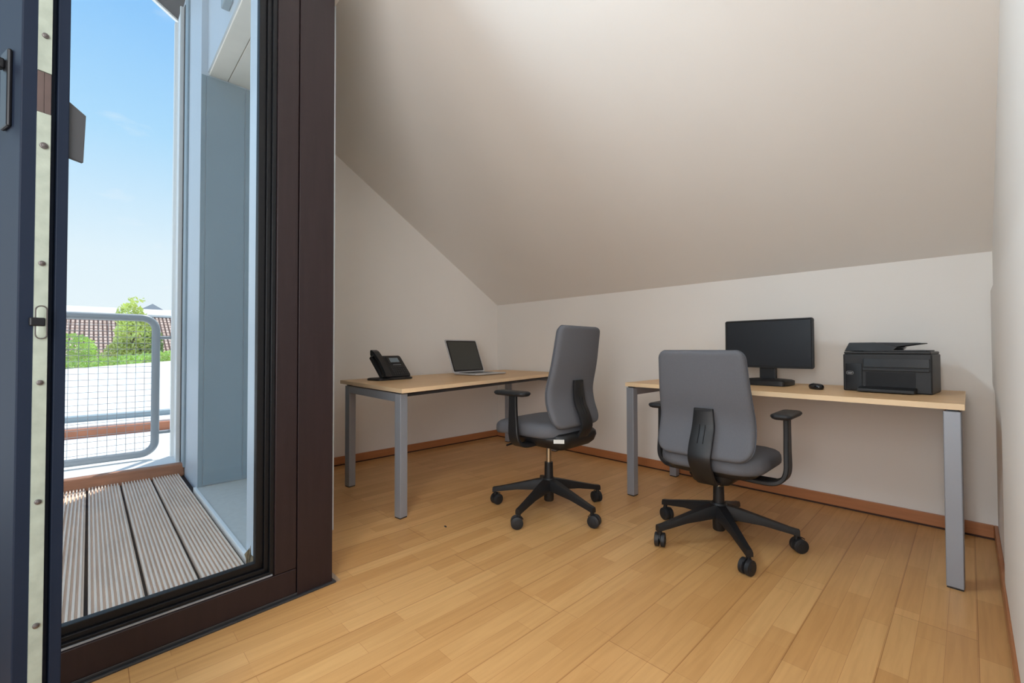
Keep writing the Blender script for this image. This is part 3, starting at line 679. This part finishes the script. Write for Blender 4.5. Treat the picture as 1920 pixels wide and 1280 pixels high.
    # armrests
    for s_ in (-1, 1):
        x = s_*0.315
        pts = smooth_path([(s_*0.12, -0.015, sz-0.042), (s_*0.24, -0.01, sz-0.045), (s_*0.290, 0.0, sz-0.030), (x, 0.005, sz+0.015), (x, 0.01, sz+0.12), (x, 0.01, arm_z-0.014)], 6)
        ar = MB().ribbon(pts, [0.075-0.022*min(1, max(0, (p.z-sz)/0.2)) for p in pts], 0.022, ax=(0, 1, 0)).build('arm_support', blackp, t, smooth=35)
        pd = MB(); cushion(pd, 0.092, 0.24, 0.030, [(arm_z-0.014, 0.020), (arm_z-0.010, 0.008), (arm_z, 0.0), (arm_z+0.008, 0.002), (arm_z+0.013, 0.010), (arm_z+0.015, 0.022)], x-s_*0.006, 0.025)
        pd.build('armrest', blackr, t, smooth=60)
        MB().tube([(s_*0.10, 0.07, sz-0.05), (s_*0.24, 0.10, sz-0.055), (s_*0.275, 0.10, sz-0.058)], 0.006, 8).build('lever', blackp, t, smooth=True)
    return t
chair((-1.835, 2.085, 0), math.radians(93), 'grey fabric swivel chair turned to the laptop desk, its raised back seen at an angle', -149, 0.085, 0.545, 1.135, 0.745, 0.352)
chair((-0.918, 2.385, 0), math.radians(1), 'grey fabric swivel chair at the monitor desk, its full back towards us', -121, 0.0, 0.470, 0.992, 0.682, 0.345, 0.015)

# ---- monitor
mo = thing('computer_monitor', 'black widescreen monitor on a squat stand behind the front chair', 'monitor', (-0.895, 3.13, ZT), math.radians(-4))
mb = MB(); cushion(mb, 0.20, 0.27, 0.03, [(0, 0.004), (0.002, 0), (0.016, 0.003), (0.022, 0.012)], 0, -0.01); 
bo = MB(); bo.prism([(-0.13, 0), (0.13, 0), (0.13, 0.0), (0.145, 0.018), (-0.145, 0.018)], 'y', -0.085, 0.09)
bo = MB().rings([[(x*1.28, y*0.95, z) for x, y in rrect(0.21-2*i, 0.21-2*i, 0.02, 5, 0, -0.015)] for z, i in ((0, 0.008), (0.004, 0.0), (0.030, 0.0), (0.036, 0.010), (0.042, 0.05))])
bo.build('base', blackp, mo, smooth=45)
MB().box((-0.048, 0.004, 0.035), (0.048, 0.034, 0.20)).build('neck', blackp, mo, bevel=0.005)
def rr_xz(w_, h_, r_, y, cz, n=5): return [(x, y, cz+z) for x, z in rrect(w_, h_, r_, n)]
zc_ = 0.262
MB().rings([rr_xz(0.49, 0.285, 0.012, 0.030, zc_), rr_xz(0.512, 0.307, 0.012, 0.018, zc_), rr_xz(0.516, 0.310, 0.012, 0.0, zc_), rr_xz(0.514, 0.308, 0.012, -0.010, zc_), rr_xz(0.50, 0.294, 0.008, -0.010, zc_), rr_xz(0.494, 0.288, 0.006, -0.007, zc_)]).build('housing', blackp, mo, smooth=40)
MB().box((-0.244, -0.0085, zc_-0.140), (0.244, -0.0068, zc_+0.142)).build('screen', screen_m, mo)

# ---- mouse
ms_ = thing('computer_mouse', 'small black mouse on the desk between monitor and printer', 'mouse', (-0.60, 2.970, ZT), math.radians(40))
def ell(a, b, z, n=24): return [(a*math.cos(2*PI*i/n), b*math.sin(2*PI*i/n), z) for i in range(n)]
MB().rings([ell(0.026, 0.042, 0), ell(0.030, 0.047, 0.004), ell(0.032, 0.049, 0.016), ell(0.029, 0.045, 0.026), ell(0.018, 0.030, 0.032)]).build('shell', gloss_black, ms_, smooth=70)
MB().cylax((0, 0.026, 0.028), (1, 0, 0), 0.006, 0.005, 14).build('scroll_wheel', mark_g, ms_, smooth=True)

# ---- printer
pr = thing('printer', 'black multifunction printer at the right end of the desk by the wall', 'printer', (-0.303, 2.995, ZT), math.radians(-5))
W2 = 0.180
MB().box((-W2, 0.0, 0.0), (W2, 0.255, 0.200)).build('body', blackp, pr, bevel=0.006)
MB().box((-W2+0.012, -0.006, 0.004), (-0.095, 0.0, 0.150)).build('front_cover', gloss_black, pr, bevel=0.002)
MB().box((-0.090, -0.006, 0.130), (W2-0.008, 0.0, 0.176)).build('control_panel', gloss_black, pr, bevel=0.002)
MB().box((-0.092, -0.012, 0.112), (W2-0.008, 0.0, 0.124)).build('output_lip', blackp, pr, bevel=0.002)
MB().box((-0.080, -0.003, 0.030), (0.118, 0.0, 0.105)).build('paper_slot', gasket, pr)
MB().prism([(-0.075, 0.004), (-0.075, 0.020), (-0.01, 0.030), (0.0, 0.030), (0.0, 0.004)], 'x', -0.105, 0.125).build('paper_tray', blackp, pr, bevel=0.003)
MB().box((-W2+0.004, 0.004, 0.200), (W2-0.004, 0.250, 0.214)).build('scanner_lid', blackp, pr, bevel=0.004)
MB().prism([(-W2+0.004, 0.215), (-W2+0.026, 0.262), (-0.04, 0.262), (0.05, 0.236), (0.03, 0.215)], 'y', 0.01, 0.245).build('feeder', gloss_black, pr, bevel=0.003)
MB().prism([(-0.045, 0.256), (-0.045, 0.262), (0.135, 0.258), (0.135, 0.254), (0.03, 0.236)], 'y', 0.03, 0.225).build('feeder_tray', blackp, pr, bevel=0.0015)
MB().box((-0.09, 0.01, 0.2142), (W2-0.02, 0.24, 0.221)).build('document_tray', dark_steel, pr, bevel=0.002)
lg_ = MB()
lg_.tube([(x, -0.0068, z) for x, z in rrect(0.030, 0.016, 0.006, 4, -W2+0.032, 0.098)], 0.0009, 5, closed=True)
lg_.box((-W2+0.021, -0.0075, 0.098), (-W2+0.043, -0.006, 0.101)).box((-W2+0.023, -0.0075, 0.093), (-W2+0.040, -0.006, 0.095))
tag(lg_.build('badge', mark_g, pr), 'small grey oval badge')

# ---- laptop (screen towards +x)
lp = thing('laptop', 'open silver laptop with a dark screen on the left desk', 'laptop', (-3.26, 2.585, ZT), math.radians(96))
# local: x along hinge, -y towards the user
LW, LD = 0.405, 0.285
b_ = MB().rings([[(x, y, z) for x, y in rrect(LW-2*i, LD-2*i, 0.014, 5, 0, -LD/2)] for z, i in ((0.003, 0.012), (0.006, 0.002), (0.014, 0.0), (0.017, 0.001))]); b_.build('base', alu, lp, smooth=40)
MB().box((-0.16, -LD*0.53, 0.017), (0.16, -0.028, 0.0182)).build('keyboard', gloss_black, lp)
kb = MB()
MB().box((-0.055, -LD+0.016, 0.017), (0.055, -LD*0.58, 0.0176)).build('trackpad', silver, lp)
tl = Matrix.Translation((0, 0.0, 0.014)) @ Matrix.Rotation(math.radians(-22), 4, 'X')
def lid(w_, h_, y, r_=0.012, dz=0.0): return [(x, y, z+0.166+dz) for x, z in rrect(w_, h_, r_, 5)]
MB().rings([lid(LW, 0.330, 0.004), lid(LW, 0.330, -0.002)]).xf(tl).build('lid', alu, lp, smooth=40)
MB().rings([lid(LW-0.020, 0.308, -0.002), lid(LW-0.020, 0.308, -0.0032)]).xf(tl).build('bezel', gloss_black, lp, smooth=40)
MB().box((-LW/2+0.024, -0.0042, 0.030), (LW/2-0.024, -0.0030, 0.308)).xf(tl).build('screen', screen_l, lp)
MB().cylax((0, 0.0, 0.012), (1, 0, 0), 0.007, 0.30, 12).build('hinge', gasket, lp, smooth=True)

# ---- telephone
ph = thing('desk_telephone', 'black desk telephone with a handset and small grey display', 'telephone', (-3.17, 1.665, ZT), math.radians(100))
ph.scale = (1.1, 1.1, 1.1)
# local: -y towards the user, x to the right
MB().rings([[(x, y, z) for x, y in rrect(0.30-2*i, 0.15-2*i, 0.03, 5, -0.005, -0.075)] for z, i in ((0, 0.006), (0.003, 0), (0.012, 0), (0.017, 0.008))]).build('stand', blackp, ph, smooth=40)
pm = Matrix.Translation((0, -0.125, 0.016)) @ Matrix.Rotation(math.radians(48), 4, 'X')
MB().rings([[(x, y+0.098, z) for x, y in rrect(0.205-2*i, 0.195-2*i, 0.016, 5, 0.035, 0)] for z, i in ((-0.022, 0.01), (-0.018, 0), (0.004, 0), (0.010, 0.004))]).xf(pm).build('body', blackp, ph, smooth=40)
MB().box((0.00, 0.115, 0.009), (0.115, 0.180, 0.0125)).xf(pm).build('display_frame', gloss_black, ph, bevel=0.001)
tag(MB().box((0.020, 0.128, 0.0125), (0.098, 0.168, 0.0135)).xf(pm).build('display', lcd, ph), 'small grey display')
ky = MB()
for r_ in range(4):
    for c_ in range(7):
        ky.box((-0.005+c_*0.0185, 0.018+r_*0.020, 0.009), (0.007+c_*0.0185, 0.028+r_*0.020, 0.0135))
ky.xf(pm).build('keypad', dark_steel, ph, bevel=0.001)
MB().box((0.03, 0.104, 0.0095), (0.10, 0.108, 0.0115)).xf(pm).build('name_strip', mark_g, ph)
hp = smooth_path([(-0.085, -0.004, 0.020), (-0.085, 0.012, 0.030), (-0.085, 0.05, 0.036), (-0.085, 0.10, 0.040), (-0.085, 0.155, 0.038), (-0.085, 0.198, 0.030), (-0.085, 0.212, 0.018)], 5)
n_ = len(hp)
MB().ribbon(hp, [0.050+0.012*abs(2*i/n_-1)**2 for i in range(n_)], [0.024+0.022*abs(2*i/n_-1)**3 for i in range(n_)]).xf(pm).build('handset', gloss_black, ph, smooth=50)
MB().box((-0.115, 0.0, -0.018), (-0.062, 0.195, 0.008)).xf(pm).build('cradle', blackp, ph, bevel=0.006)

# ---- tiny crumb on the floor
cr_ = MB().rings([ell(0.010, 0.004, 0), ell(0.011, 0.005, 0.003), ell(0.005, 0.002, 0.006)]).build('floor_scrap', dark_steel)
cr_.location = (-2.06, 1.46, 0.0)
tag(cr_, 'tiny dark scrap lying on the parquet in front of the left desk', 'scrap')
